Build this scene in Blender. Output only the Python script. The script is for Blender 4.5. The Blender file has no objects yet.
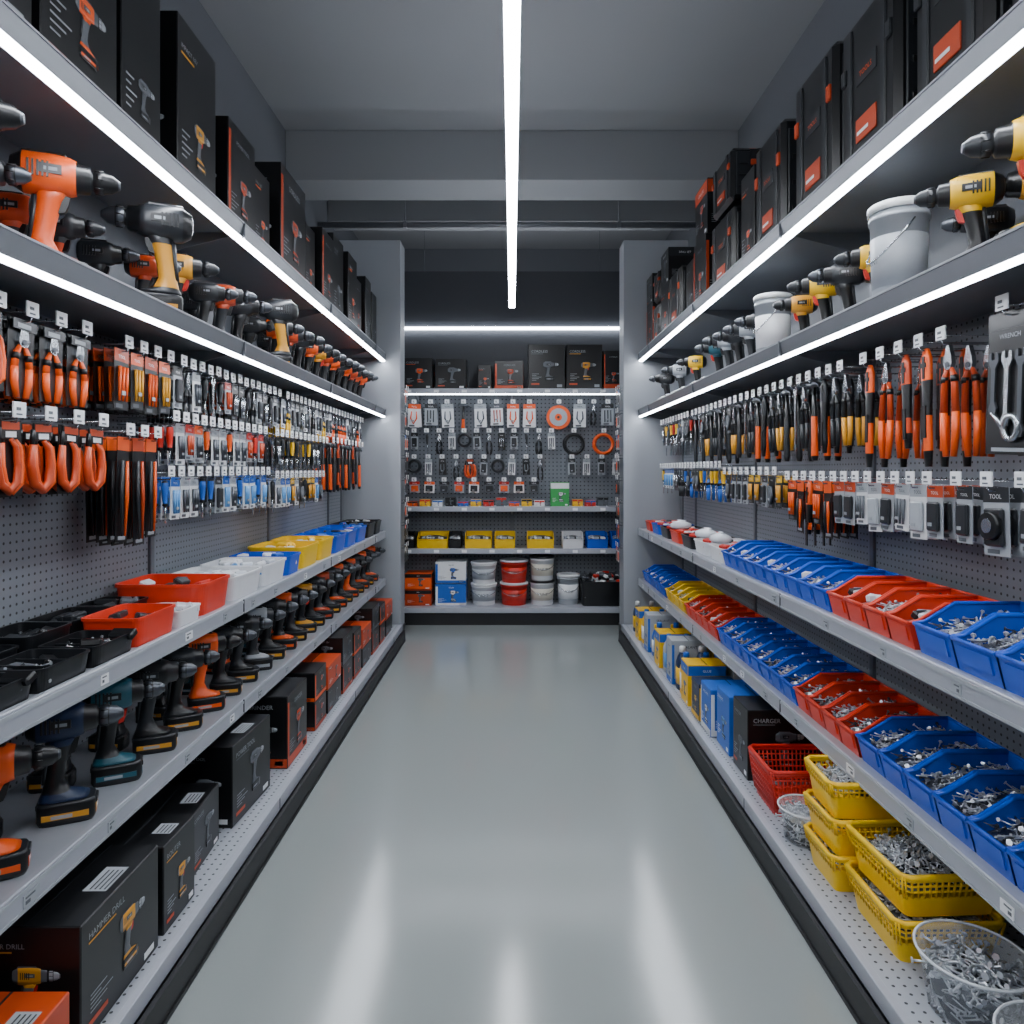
import bpy, math, random, bmesh
from mathutils import Matrix, Vector
R = random.Random(11)
pi = math.pi
scene = bpy.context.scene
COL = scene.collection

# ------------------------------------------------------------------ materials
def lin(h):
    h = h.lstrip('#')
    o = []
    for i in (0, 2, 4):
        c = int(h[i:i+2], 16) / 255
        o.append(c / 12.92 if c <= .04045 else ((c + .055) / 1.055) ** 2.4)
    return (o[0], o[1], o[2], 1)

MATS = {}
def mk(name, col, rough=.45, metal=0., alpha=1., noise=.06, spec=.5, bump=0., nscale=30):
    m = bpy.data.materials.new(name); m.use_nodes = True
    nt = m.node_tree; b = nt.nodes['Principled BSDF']
    c = lin(col)
    tc = nt.nodes.new('ShaderNodeTexCoord'); nz = nt.nodes.new('ShaderNodeTexNoise')
    nz.inputs['Scale'].default_value = nscale
    nt.links.new(tc.outputs['Object'], nz.inputs['Vector'])
    mx = nt.nodes.new('ShaderNodeMix'); mx.data_type = 'RGBA'
    mx.inputs[6].default_value = tuple(x * (1 - noise) for x in c[:3]) + (1,)
    mx.inputs[7].default_value = tuple(min(1, x * (1 + noise)) for x in c[:3]) + (1,)
    nt.links.new(nz.outputs['Fac'], mx.inputs[0])
    nt.links.new(mx.outputs[2], b.inputs['Base Color'])
    b.inputs['Roughness'].default_value = rough
    b.inputs['Metallic'].default_value = metal
    b.inputs['Alpha'].default_value = alpha
    b.inputs['Specular IOR Level'].default_value = spec
    if bump:
        bp = nt.nodes.new('ShaderNodeBump'); bp.inputs['Strength'].default_value = bump
        nt.links.new(nz.outputs['Fac'], bp.inputs['Height']); nt.links.new(bp.outputs[0], b.inputs['Normal'])
    MATS[name] = m
    return m

def mkemit(name, col, s):
    m = bpy.data.materials.new(name); m.use_nodes = True
    nt = m.node_tree; nt.nodes.clear()
    e = nt.nodes.new('ShaderNodeEmission'); o = nt.nodes.new('ShaderNodeOutputMaterial')
    e.inputs[0].default_value = lin(col); e.inputs[1].default_value = s
    nt.links.new(e.outputs[0], o.inputs[0]); MATS[name] = m

def mkpeg(name, col, ax, pitch=.027, r2=.035):
    m = mk(name, col, .5, .0)
    nt = m.node_tree; b = nt.nodes['Principled BSDF']
    g = nt.nodes.new('ShaderNodeNewGeometry'); s = nt.nodes.new('ShaderNodeSeparateXYZ')
    nt.links.new(g.outputs['Position'], s.inputs[0])
    def M(op, a, bb=None, v=None):
        n = nt.nodes.new('ShaderNodeMath'); n.operation = op
        nt.links.new(a, n.inputs[0])
        if bb is not None: nt.links.new(bb, n.inputs[1])
        if v is not None: n.inputs[1].default_value = v
        return n.outputs[0]
    t = []
    for a in ax:
        x = M('FRACT', M('DIVIDE', s.outputs[a], v=pitch)); x = M('SUBTRACT', x, v=.5); t.append(M('MULTIPLY', x, x))
    d = M('LESS_THAN', M('ADD', t[0], t[1]), v=r2)
    src = b.inputs['Base Color'].links[0].from_socket
    mx = nt.nodes.new('ShaderNodeMix'); mx.data_type = 'RGBA'
    nt.links.new(d, mx.inputs[0]); nt.links.new(src, mx.inputs[6]); mx.inputs[7].default_value = (.03, .032, .036, 1)
    nt.links.new(mx.outputs[2], b.inputs['Base Color'])

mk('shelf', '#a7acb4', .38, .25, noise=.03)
mk('under_shade', '#6c7178', .5, .1, noise=.03)  # darker shelf tone, underside shade put into the colour
mk('rail', '#a9adb6', .35, .1, noise=.03)
mk('fascia', '#6f737a', .35, .5, noise=.04)
mk('panel', '#969ba1', .5, .0, noise=.02, nscale=4)
mkpeg('peg_side', '#858b93', 'YZ', .027, .026); mkpeg('peg_back', '#747a82', 'XZ', .04, .03); mkpeg('peg_deck', '#a7acb4', 'XY', .03, .022)
mk('kick', '#17181b', .5)
mk('wall', '#6b6f75', .8, noise=.02, nscale=2)
mk('ceil', '#909396', .85, noise=.02, nscale=2)
mk('darkpanel', '#383b41', .6); mk('gapanel', '#555a61', .5)
mk('pipe', '#8a8d92', .4, .5)
mk('black', '#141517', .30); mk('blackbox', '#101113', .32, noise=.1); mk('dark', '#24272b', .36); mk('grey', '#5c6167', .45)
mk('lgrey', '#a5abb1', .4); mk('white', '#e4e6e8', .45); mk('label', '#eff1f3', .5); mk('print', '#9aa0a6', .5)
mk('orange', '#f05a14', .36); mk('dorange', '#bf4216', .38); mk('yellow', '#efbb12', .36); mk('gold', '#dc9a28', .38)
mk('red', '#cc281a', .36); mk('binred', '#e2391f', .3); mk('binblue', '#1455cf', .27); mk('blue', '#1a5fbd', .36); mk('lblue', '#5b97d0', .4)
mk('teal', '#265c6c', .36); mk('navy', '#1a2c4c', .36); mk('binyellow', '#fbca08', .32); mk('green', '#2f9a4a', .45); mk('binblack', '#15171a', .3)
mk('steel', '#b4b9be', .26, .95); mk('zinc', '#d8dce2', .28, .8, noise=.15); mk('dsteel', '#5a5e64', .33, .85); mk('brass', '#c9a04a', .35, .9)
mk('clear', '#eef3f7', .08, alpha=.16); mk('bag', '#dfe4ea', .25, bump=.6, nscale=40); mk('cream', '#cfcabb', .5)
mkemit('led', '#f1f6ff', 45); mkemit('led_main', '#f4f8ff', 50); mkemit('led_back', '#eef5ff', 18); mkemit('led_fill_up', '#f1f5ff', 24)  # last emitter is for the added uplights
m = mk('floor_epoxy', '#8a908f', .16, noise=.012, nscale=90, spec=.85)

# ------------------------------------------------------------------ geometry builder
def T(x, y, z): return Matrix.Translation((x, y, z))
def RZ(a): return Matrix.Rotation(math.radians(a), 4, 'Z')
def RX(a): return Matrix.Rotation(math.radians(a), 4, 'X')
def RY(a): return Matrix.Rotation(math.radians(a), 4, 'Y')
def SC(x, y, z): return Matrix.Diagonal((x, y, z, 1))

class G:
    def __init__(s): s.v = []; s.f = []; s.m = []; s.s = []
    def add(s, o, M=None, remap=None):
        b = len(s.v)
        if M is None: s.v += o.v
        else:
            r = [tuple(M[i]) for i in range(3)]
            (a, b1, c, d), (e, f, g, h), (i2, j, k, l) = r
            s.v += [(a*x+b1*y+c*z+d, e*x+f*y+g*z+h, i2*x+j*y+k*z+l) for x, y, z in o.v]
        s.f += [tuple(i + b for i in f) for f in o.f]
        s.m += [remap.get(q, q) for q in o.m] if remap else o.m
        s.s += o.s
        return s
    def face(s, idx, m, sm=False): s.f.append(tuple(idx)); s.m.append(m); s.s.append(sm)
    def box(s, x0, y0, z0, x1, y1, z1, m, c=0):
        lo = (min(x0, x1), min(y0, y1), min(z0, z1)); hi = (max(x0, x1), max(y0, y1), max(z0, z1))
        if c <= 0:
            b = len(s.v)
            s.v += [(x, y, z) for x in (lo[0], hi[0]) for y in (lo[1], hi[1]) for z in (lo[2], hi[2])]
            for q in ((0,1,3,2),(4,6,7,5),(0,4,5,1),(2,3,7,6),(0,2,6,4),(1,5,7,3)): s.face([b+i for i in q], m)
            return s
        ix = {}
        for sx in (0, 1):
            for sy in (0, 1):
                for sz in (0, 1):
                    sg = (sx, sy, sz)
                    for ax in range(3):
                        p = [ (hi[k] if sg[k] else lo[k]) + (0 if k == ax else (-c if sg[k] else c)) for k in range(3)]
                        ix[sg, ax] = len(s.v); s.v.append(tuple(p))
        for ax in range(3):
            o = [k for k in range(3) if k != ax]
            for sd in (0, 1):
                q = []
                for a, b2 in ((0,0),(1,0),(1,1),(0,1)):
                    g = [0,0,0]; g[ax] = sd; g[o[0]] = a; g[o[1]] = b2; q.append(ix[tuple(g), ax])
                s.face(q, m)
            for a in (0, 1):
                for b2 in (0, 1):
                    g0 = [0,0,0]; g0[o[0]] = a; g0[o[1]] = b2; g1 = list(g0); g1[ax] = 1
                    s.face([ix[tuple(g0), o[0]], ix[tuple(g1), o[0]], ix[tuple(g1), o[1]], ix[tuple(g0), o[1]]], m, False)
        for sx in (0, 1):
            for sy in (0, 1):
                for sz in (0, 1): s.face([ix[(sx, sy, sz), k] for k in range(3)], m)
        return s
    def loft(s, secs, m, axis='z', seg=16, cap=True, mats=None, smooth=True):
        b = len(s.v)
        for (t, cu, cv, ru, rv, n) in secs:
            for i in range(seg):
                a = 2*pi*i/seg + pi/seg
                ca, sa = math.cos(a), math.sin(a)
                u = cu + ru*math.copysign(abs(ca)**(2/n), ca); v = cv + rv*math.copysign(abs(sa)**(2/n), sa)
                s.v.append((u, v, t) if axis == 'z' else ((t, u, v) if axis == 'x' else (u, t, v)))
        for j in range(len(secs)-1):
            mm = mats[j] if mats else m
            for i in range(seg):
                k = (i+1) % seg
                s.face([b+j*seg+i, b+j*seg+k, b+(j+1)*seg+k, b+(j+1)*seg+i], mm, smooth)
        if cap:
            s.face([b+i for i in range(seg)], mats[0] if mats else m)
            s.face([b+(len(secs)-1)*seg+i for i in range(seg)], mats[-1] if mats else m)
        return s
    def tube(s, pts, r, m, seg=6, closed=False):
        pts = [Vector(p) for p in pts]; n = len(pts); b = len(s.v)
        rr = r if isinstance(r, (list, tuple)) else [r]*n
        up = None
        for i, p in enumerate(pts):
            if closed: d = pts[(i+1) % n] - pts[i-1]
            else: d = pts[min(i+1, n-1)] - pts[max(i-1, 0)]
            d.normalize()
            if up is None:
                up = d.orthogonal()
            up = (up - d*up.dot(d)); up.normalize(); w = d.cross(up)
            for k in range(seg):
                a = 2*pi*k/seg
                s.v.append(tuple(p + (up*math.cos(a) + w*math.sin(a))*rr[i]))
        for j in range(n if closed else n-1):
            j2 = (j+1) % n
            for k in range(seg):
                k2 = (k+1) % seg
                s.face([b+j*seg+k, b+j*seg+k2, b+j2*seg+k2, b+j2*seg+k], m, True)
        if not closed:
            s.face([b+k for k in range(seg)], m); s.face([b+(n-1)*seg+k for k in range(seg)], m)
        return s
    def prism(s, poly, d0, d1, m, plane='xz'):
        b = len(s.v); n = len(poly)
        for d in (d0, d1):
            for (u, v) in poly:
                s.v.append((u, d, v) if plane == 'xz' else ((d, u, v) if plane == 'yz' else (u, v, d)))
        s.face(range(b, b+n), m); s.face(range(b+n, b+2*n), m)
        for i in range(n):
            k = (i+1) % n; s.face([b+i, b+k, b+n+k, b+n+i], m)
        return s
    def mesh(s, name):
        me = bpy.data.meshes.new(name); me.from_pydata(s.v, [], s.f)
        names = []
        for q in s.m:
            if q not in names: names.append(q)
        for q in names: me.materials.append(MATS[q])
        d = {q: i for i, q in enumerate(names)}
        me.polygons.foreach_set('material_index', [d[q] for q in s.m])
        bm = bmesh.new(); bm.from_mesh(me); bmesh.ops.recalc_face_normals(bm, faces=bm.faces); bm.to_mesh(me); bm.free()
        me.polygons.foreach_set('use_smooth', s.s)
        me.update(); return me

def obj(name, me, M=None, parent=None):
    if isinstance(me, G): me = me.mesh(name)
    o = bpy.data.objects.new(name, me); COL.objects.link(o)
    if M is not None: o.matrix_world = M
    if parent: o.parent = parent
    return o
def empty(name):
    o = bpy.data.objects.new(name, None); COL.objects.link(o); return o

_tc = {}
def text(body, size, m='label', align='CENTER'):
    k = (body, align)
    if k not in _tc:
        cu = bpy.data.curves.new('t', 'FONT'); cu.body = body; cu.size = 1; cu.align_x = align; cu.resolution_u = 2
        o = bpy.data.objects.new('t', cu); COL.objects.link(o)
        me = o.to_mesh()
        g = G(); g.v = [(p.co.x, 0, p.co.y) for p in me.vertices]
        for f in me.polygons: g.face(f.vertices, 'label')
        o.to_mesh_clear(); bpy.data.objects.remove(o); bpy.data.curves.remove(cu)
        _tc[k] = g
    return G().add(_tc[k], SC(size, 1, size), {'label': m})

CACHE = {}
def cached(key, fn):
    if key not in CACHE: CACHE[key] = fn().mesh(str(key[0]))
    return CACHE[key]

# ------------------------------------------------------------------ products
def drill_g(c1='orange', c2='black', seg=16, chuck='dsteel', grip=None):
    g = G(); z = .215; grip = grip or c2
    g.loft([(-.108, 0, z, .014, .014, 2.2), (-.104, 0, z, .026, .027, 2.4), (-.088, 0, z, .034, .036, 2.4), (-.082, 0, z, .037, .039, 2.6),
            (-.03, 0, z, .037, .041, 2.6), (.004, 0, z+.002, .035, .037, 2.6), (.018, 0, z+.002, .032, .033, 2.3),
            (.020, 0, z+.002, .029, .030, 2), (.044, 0, z+.002, .027, .027, 2), (.047, 0, z+.002, .019, .019, 2),
            (.051, 0, z+.002, .019, .019, 2), (.053, 0, z+.002, .0235, .0235, 2), (.070, 0, z+.002, .0235, .0235, 2), (.073, 0, z+.002, .021, .021, 2),
            (.088, 0, z+.002, .0185, .0185, 2), (.099, 0, z+.002, .011, .011, 2), (.104, 0, z+.002, .008, .008, 2)],
           c1, 'x', seg, mats=[c2, c2, c2, c1, c1, c1, c2, c2, 'dark', 'black', 'black', chuck, 'black', chuck, chuck, 'dsteel'])
    for k in range(5):
        xx = -.072 + k*.009
        g.box(xx, -.0392, z-.014, xx+.004, .0392, z+.016, 'black')
    for k in range(8):
        a = k*pi/4
        g.tube([(.054, .0235*math.cos(a), z+.002+.0235*math.sin(a)), (.070, .0235*math.cos(a), z+.002+.0235*math.sin(a))], .002, 'black', 4)
    g.box(-.085, -.012, z+.035, .0, .012, z+.044, c2, .003)
    g.loft([(z-.018, -.026, 0, .036, .024, 2.5), (.165, -.034, 0, .025, .021, 2.3), (.125, -.042, 0, .0215, .0195, 2.2),
            (.09, -.048, 0, .0215, .0195, 2.2), (.065, -.044, 0, .031, .025, 2.6), (.056, -.032, 0, .048, .033, 3.2), (.05, -.026, 0, .055, .036, 4)],
           c2, 'z', seg, mats=[c1, grip, grip, grip, c1, c1])
    g.loft([(.172, -.059, 0, .008, .013, 2.2), (.125, -.064, 0, .007, .013, 2.2), (.085, -.069, 0, .007, .013, 2.2)], 'dark', 'z', 8)
    g.prism([(-.008, .178), (.006, .176), (.002, .158), (-.004, .146), (-.018, .142)], -.008, .008, 'red' if c1 in ('yellow', 'gold', 'teal') else 'black')
    g.loft([(.048, -.02, 0, .060, .036, 5), (.042, -.02, 0, .064, .038, 5), (.008, -.02, 0, .064, .038, 5), (.0, -.02, 0, .060, .035, 5)], 'black', 'z', seg,
           mats=['dark', 'black', 'black'])
    bc = c1 if c1 not in ('dark', 'black', 'navy') else 'gold'
    g.box(-.07, -.0385, .014, .03, .0385, .026, bc)
    g.box(.0436, -.022, .012, .0446, .022, .030, bc); g.box(.0440, -.014, .017, .0450, .010, .025, 'label')
    g.box(-.05, -.039, .016, -.005, .039, .023, 'lgrey')
    g.box(-.085, -.02, .032, .047, .02, .045, 'dark', .002)
    g.box(-.05, -.0384, z-.006, -.008, .0384, z+.012, c2 if c2 != c1 else 'black')
    g.box(-.044, -.0387, z-.001, -.016, .0387, z+.006, 'print')
    return g

FLAT = {}
def flat_drill(c):
    if c not in FLAT:
        g = G(); g.add(drill_g(c, 'grey', 8, 'lgrey')); FLAT[c] = g
    return G().add(FLAT[c], SC(1, .012, 1))

def carton(w, d, h, body='blackbox', acc='orange', words='POWER TOOL', style=0, toplabel=False):
    g = G(); g.box(-w/2, -d/2, 0, w/2, d/2, h, body, .003)
    g.box(-w/2+.004, -.003, h, w/2-.004, .003, h+.0006, 'dark')
    e = .0012
    dk = body in ('blackbox', 'dark', 'navy')
    tm = 'print' if dk else ('label' if body in ('dorange', 'blue', 'orange', 'binblue', 'green', 'red') else 'dark')
    def face(fw, pic):
        q = G(); s = min(fw, h)
        ts = min(fw*.75/len(words), h*.085)
        if style == 0:
            q.add(text(words, ts, tm, 'LEFT'), T(-fw*.42, 0, h*.82))
            q.box(-fw*.42, -.0003, h*.785, -fw*.1, .0003, h*.797, acc)
            if dk: q.box(-fw*.42, -.0003, h*.10, -fw*.2, .0003, h*.14, 'dorange')
        elif style == 1:
            q.box(-fw/2+.002, -.0003, h*.74, fw/2-.002, .0003, h*.97, acc)
            q.add(text(words, ts, 'label'), T(0, -.0008, h*.82))
        else:
            q.box(-fw/2+.002, -.0003, h*.02, fw/2-.002, .0003, h*.14, acc)
            q.box(-fw/2+.002, -.0003, h*.14, -fw*.42, .0003, h*.9, acc)
            q.add(text(words, ts, tm), T(.02*fw, 0, h*.82))
        for i in range(5):
            q.box(-fw*.4, -.0003, h*(.2+.035*i), -fw*.4+fw*(.12+.07*((i*7) % 3)), .0003, h*(.208+.035*i), tm)
        q.box(fw*.28, -.0003, h*.05, fw*.42, .0003, h*.11, 'label' if h < .4 else 'print')
        if pic: 
            k = s*.52/.26
            q.add(flat_drill(acc if acc not in ('black', 'label', 'dark') else 'grey'), T(fw*.12, -.0002, h*.2) @ SC(k, 1, k) )
        return q
    g.add(face(w, True), T(0, -d/2-e, 0))
    g.add(face(d, style != 1), T(w/2+e, 0, 0) @ RZ(90)); g.add(face(d, style != 1), T(-w/2-e, 0, 0) @ RZ(-90))
    if toplabel:
        g.box(-w*.12, -d*.42, h+.0008, w*.18, -d*.2, h+.0014, 'lgrey'); 
        for i in range(4): g.box(-w*.1, -d*.40+d*.045*i, h+.0014, w*.14, -d*.385+d*.045*i, h+.0018, 'dark')
    return g

def toolcase(w, d, h, acc='orange'):
    g = G()
    g.box(-w/2, -d/2, 0, w/2, -.004, h*.93, 'black', .02); g.box(-w/2, .004, 0, w/2, d/2, h*.93, 'black', .02)
    g.box(-w/2+.008, -d/2+.01, .01, w/2-.008, d/2-.01, h*.91, 'dark', .004)
    hw = w*.22
    g.tube([(-hw, 0, h*.9), (-hw, 0, h*.97), (-hw+.02, 0, h), (hw-.02, 0, h), (hw, 0, h*.97), (hw, 0, h*.9)], .013, 'dark', 8)
    for sx in (-1, 1):
        g.box(sx*w*.36-.02, -.02, h*.86, sx*w*.36+.02, .02, h*.95, acc, .004)
        g.box(sx*w*.3-.015, -d/2-.006, .02, sx*w*.3+.015, -d/2+.01, h*.88, 'dark', .004)
        g.box(sx*w*.4-.02, -d/2-.009, h*.58, sx*w*.4+.012, -d/2+.01, h*.68, acc, .004)
    g.box(-w*.18, -d/2-.003, h*.5, w*.18, -d/2+.01, h*.62, 'dark', .002)
    g.add(text('TOOLS', w*.07, 'orange'), T(0, -d/2-.0045, h*.54))
    g.box(-w*.18, -d/2-.0045, h*.16, w*.18, -d/2+.01, h*.3, 'dorange', .002); g.box(-w*.15, -d/2-.0055, h*.2, w*.05, -d/2+.01, h*.22, 'label')
    for sx, a in ((1, 90), (-1, -90)):
        g.box(sx*(w/2+.004), -d*.40, h*.08, sx*(w/2-.01), -d*.08, h*.84, 'dark', .004)
        g.box(sx*(w/2+.004), d*.08, h*.08, sx*(w/2-.01), d*.40, h*.84, 'dark', .004)
        for k in range(3): g.box(sx*(w/2+.006), -d*.34, h*(.2+.2*k), sx*(w/2-.01), -d*.14, h*(.24+.2*k), 'black', .002)
        g.box(sx*(w/2+.010), -d*.09, h*.60, sx*(w/2-.01), d*.09, h*.70, acc, .004)
        g.box(sx*(w/2+.010), -d*.09, h*.22, sx*(w/2-.01), d*.09, h*.30, 'black', .004)
        g.box(sx*(w/2+.0055), d*.12, h*.14, sx*(w/2-.01), d*.36, h*.24, 'print')
    return g

def screw_g(l=.03, r=.0018, m='zinc'):
    g = G(); g.tube([(0, 0, 0), (0, 0, l)], [r*.6, r], m, 4); g.tube([(0, 0, l), (0, 0, l+.0025)], [r*2.2, r*2.4], m, 6)
    return g
SCR = [screw_g(), screw_g(.04, .002), screw_g(.022, .0026), screw_g(.028, .002, 'dsteel')]
def screws(g, x0, x1, y0, y1, z, n, rng, slope=0, big=1):
    for i in range(n):
        x = rng.uniform(x0, x1); y = rng.uniform(y0, y1)
        zz = z + rng.uniform(-.004, .012)*big + slope*(y-y0)
        Mx = T(x, y, zz) @ RZ(rng.uniform(0, 360)) @ RY(rng.uniform(60, 110)) @ SC(big, big, big) @ T(0, 0, -.015)
        g.add(SCR[rng.randrange(4)], Mx)

def bin_g(w, d, h, m, fill=None, seed=0):
    g = G(); t = .004; rng = random.Random(seed)
    prof = [(d/2, 0), (d/2+.004, h), (-d*.12, h), (-d*.40, h*.62), (-d/2, h*.58), (-d*.43, 0)]
    for sx in (-1, 1):
        g.prism(prof, sx*w/2, sx*(w/2-t), m, 'yz')
        x = sx*(w/2-.003)
        g.tube([(x, d/2, h), (x, -d*.12, h), (x, -d*.40, h*.63), (x, -d/2, h*.59)], .0055, m, 6)
    g.box(-w/2, -d*.43, 0, w/2, d/2, t, m)
    g.box(-w/2, d/2-t, 0, w/2, d/2, h, m)
    g.tube([(-w/2, d/2, h), (w/2, d/2, h)], .0055, m, 6)
    g.prism([(-d*.43, 0), (-d/2, h*.58), (-d/2+t, h*.58), (-d*.43+t, 0)], -w/2, w/2, m, 'yz')
    g.tube([(-w/2, -d/2, h*.59), (w/2, -d/2, h*.59)], .006, m, 6)
    g.prism([(-d/2-.001, h*.5), (-d*.455-.004, h*.18), (-d*.455+.002, h*.18), (-d/2+.002, h*.5)], -w*.36, w*.36, m, 'yz')
    if fill:
        n = 7; b = len(g.v)
        for j in range(n):
            for i in range(n):
                u, v = i/(n-1), j/(n-1)
                g.v.append((-w/2+t+(w-2*t)*u, -d*.44+(d*.92)*v, h*(.38+.30*v) + .22*h*math.sin(pi*u)*math.sin(pi*v) + rng.uniform(-.006, .006)))
        for j in range(n-1):
            for i in range(n-1): g.face([b+j*n+i, b+j*n+i+1, b+(j+1)*n+i+1, b+(j+1)*n+i], 'dsteel')
        if fill == 'white':
            for i in range(12):
                x, y = rng.uniform(-w*.33, w*.33), rng.uniform(-d*.35, d*.4)
                a = rng.uniform(0, 360)
                q = G().box(-.025, -.011, -.012, .025, .011, .012, rng.choice(['bag', 'white', 'lgrey', 'dark']), .004)
                g.add(q, T(x, y, h*.66) @ RZ(a) @ RX(rng.uniform(-40, 40)))
        else:
            screws(g, -w*.40, w*.40, -d*.40, d*.42, h*.53, 110, rng, slope=h*.34/d, big=1.15)
    return g

def tray_g(w, d, h, m, stuff=None, seed=0, n=9, comp=0):
    g = G(); t = .004; k = .9
    g.loft([(0, 0, 0, w/2*k, d/2*k, n), (h*.9, 0, 0, w/2*.97, d/2*.97, n), (h*.9, 0, 0, w/2, d/2, n), (h, 0, 0, w/2, d/2, n), (h, 0, 0, w/2*.97-t, d/2*.97-t, n),
            (t, 0, 0, w/2*k-t, d/2*k-t, n)], m, 'z', 32, smooth=False)
    for i in range(comp):
        x = -w/2*.9 + w*.9*(i+1)/(comp+1); g.box(x-.002, -d*.44, .002, x+.002, d*.44, h*.85, m)
    rng = random.Random(seed)
    if stuff:
        for i in range(stuff[1]):
            x, y = rng.uniform(-w*.36, w*.36), rng.uniform(-d*.36, d*.36)
            s = rng.uniform(.8, 1.5)
            q = G().box(-.028*s, -.018, -.01, .028*s, .018, .012, rng.choice(stuff[0]), .005)
            g.add(q, T(x, y, h*rng.uniform(.45, .95)) @ RZ(rng.uniform(0, 360)) @ RX(rng.uniform(-30, 30)))
        screws(g, -w*.38, w*.38, -d*.38, d*.38, h*.5, 40, rng)
    return g

def basket_g(w, d, h, m, fill=True, seed=0, solid=.5):
    g = G(); k = .86
    def ring(z, f, r):
        x, y = w/2*f, d/2*f; c = .02
        pts = [(-x+c, -y, z), (x-c, -y, z), (x, -y+c, z), (x, y-c, z), (x-c, y, z), (-x+c, y, z), (-x, y-c, z), (-x, -y+c, z)]
        g.tube(pts, r, m, 6, True)
    ring(h, 1, .009); ring(h*.94, .99, .007)
    q0 = solid
    while q0 < .9:
        q0 += .14; 
        if q0 < .93: ring(h*q0, k+(1-k)*q0, .0032)
    g.loft([(0, 0, 0, w/2*k, d/2*k, 12), (h*solid, 0, 0, w/2*(k+(1-k)*solid), d/2*(k+(1-k)*solid), 12)], m, 'z', 32, smooth=False)
    for side in range(4):
        L = w if side % 2 == 0 else d; D = d if side % 2 == 0 else w
        nn = int(L/.018)
        for i in range(nn+1):
            u = -.5+i/nn
            p0 = (u*L*(k+solid*(1-k))*.96, -D/2*(k+(1-k)*solid), h*(solid-.02)); p1 = (u*L*.96, -D/2, h)
            q = G().tube([p0, p1], .0032, m, 4)
            g.add(q, RZ(side*90))
    if fill:
        rng = random.Random(seed)
        b = len(g.v); n = 8
        for j in range(n):
            for i in range(n):
                u, v = i/(n-1), j/(n-1)
                g.v.append(((u-.5)*w*.9, (v-.5)*d*.9, h*.62+.3*h*math.sin(pi*u)*math.sin(pi*v)+rng.uniform(-.005, .005)))
        for j in range(n-1):
            for i in range(n-1): g.face([b+j*n+i, b+j*n+i+1, b+(j+1)*n+i+1, b+(j+1)*n+i], 'dsteel')
        for i in range(300):
            u, v = rng.uniform(.08, .92), rng.uniform(.08, .92)
            g.add(SCR[rng.randrange(3)], T((u-.5)*w*.9, (v-.5)*d*.9, h*.62+.3*h*math.sin(pi*u)*math.sin(pi*v)+.006) @ RZ(rng.uniform(0, 360)) @ RY(rng.uniform(55, 120)) @ SC(1.3, 1.3, 1.3) @ T(0, 0, -.015))
    return g

def tub_g(r, h, seed=0):
    g = G()
    g.loft([(0, 0, 0, r*.8, r*.8, 2), (h*.93, 0, 0, r*.98, r*.98, 2), (h*.93, 0, 0, r*1.05, r*1.05, 2), (h, 0, 0, r*1.05, r*1.05, 2), (h, 0, 0, r*.97, r*.97, 2), (.004, 0, 0, r*.78, r*.78, 2)], 'clear', 'z', 32)
    g.tube([(r*1.04*math.cos(a*pi/16), r*1.04*math.sin(a*pi/16), h) for a in range(32)], .0035, 'bag', 6, True)
    rng = random.Random(seed)
    g.loft([(.006, 0, 0, r*.72, r*.72, 2), (h*.6, 0, 0, r*.80, r*.80, 2), (h*.7, 0, 0, r*.5, r*.5, 2), (h*.72, 0, 0, r*.1, r*.1, 2)], 'dsteel', 'z', 20)
    for i in range(170):
        a = rng.uniform(0, 2*pi); q = math.sqrt(rng.random())*r*.80
        g.add(SCR[rng.randrange(3)], T(q*math.cos(a), q*math.sin(a), h*(.76-.12*q/r)+rng.uniform(0, .012)) @ RZ(rng.uniform(0, 360)) @ RY(rng.uniform(55, 120)) @ SC(1.6, 1.6, 1.6) @ T(0, 0, -.015))
    for i in range(90):
        a = rng.uniform(0, 2*pi); zz = rng.uniform(.1, .6)*h; q = r*(.73+.10*zz/h)
        g.add(SCR[rng.randrange(4)], T(q*math.cos(a), q*math.sin(a), zz) @ RZ(math.degrees(a)+90) @ RY(rng.uniform(40, 140)) @ SC(1.4, 1.4, 1.3) @ T(0, 0, -.015))
    return g

def bucket_g(r, h, body='white', lid='white', lab='lgrey'):
    g = G()
    g.loft([(0, 0, 0, r*.86, r*.86, 2), (.004, 0, 0, r*.88, r*.88, 2), (h*.84, 0, 0, r*.97, r*.97, 2), (h*.84, 0, 0, r*1.02, r*1.02, 2), (h*.88, 0, 0, r*1.02, r*1.02, 2), (h*.88, 0, 0, r*.98, r*.98, 2), (h*.92, 0, 0, r*.98, r*.98, 2)], body, 'z', 28)
    g.loft([(h*.92, 0, 0, r*1.06, r*1.06, 2), (h*.985, 0, 0, r*1.06, r*1.06, 2), (h, 0, 0, r*1.0, r*1.0, 2), (h, 0, 0, r*.9, r*.9, 2), (h*.98, 0, 0, r*.88, r*.88, 2)], lid, 'z', 28)
    g.loft([(h*.2, 0, 0, r*.905, r*.905, 2), (h*.68, 0, 0, r*.962, r*.962, 2)], lab, 'z', 28)
    pts = [(r*1.05*math.cos(a), -abs(r*1.08*math.sin(a))*.98, h*.8-abs(math.sin(a))*h*.35) for a in [i*pi/12 for i in range(13)]]
    g.tube(pts, .003, 'steel', 5)
    g.add(text('PAINT', r*.3, 'dark'), T(0, -r*.965-.002, h*.42))
    return g

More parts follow.
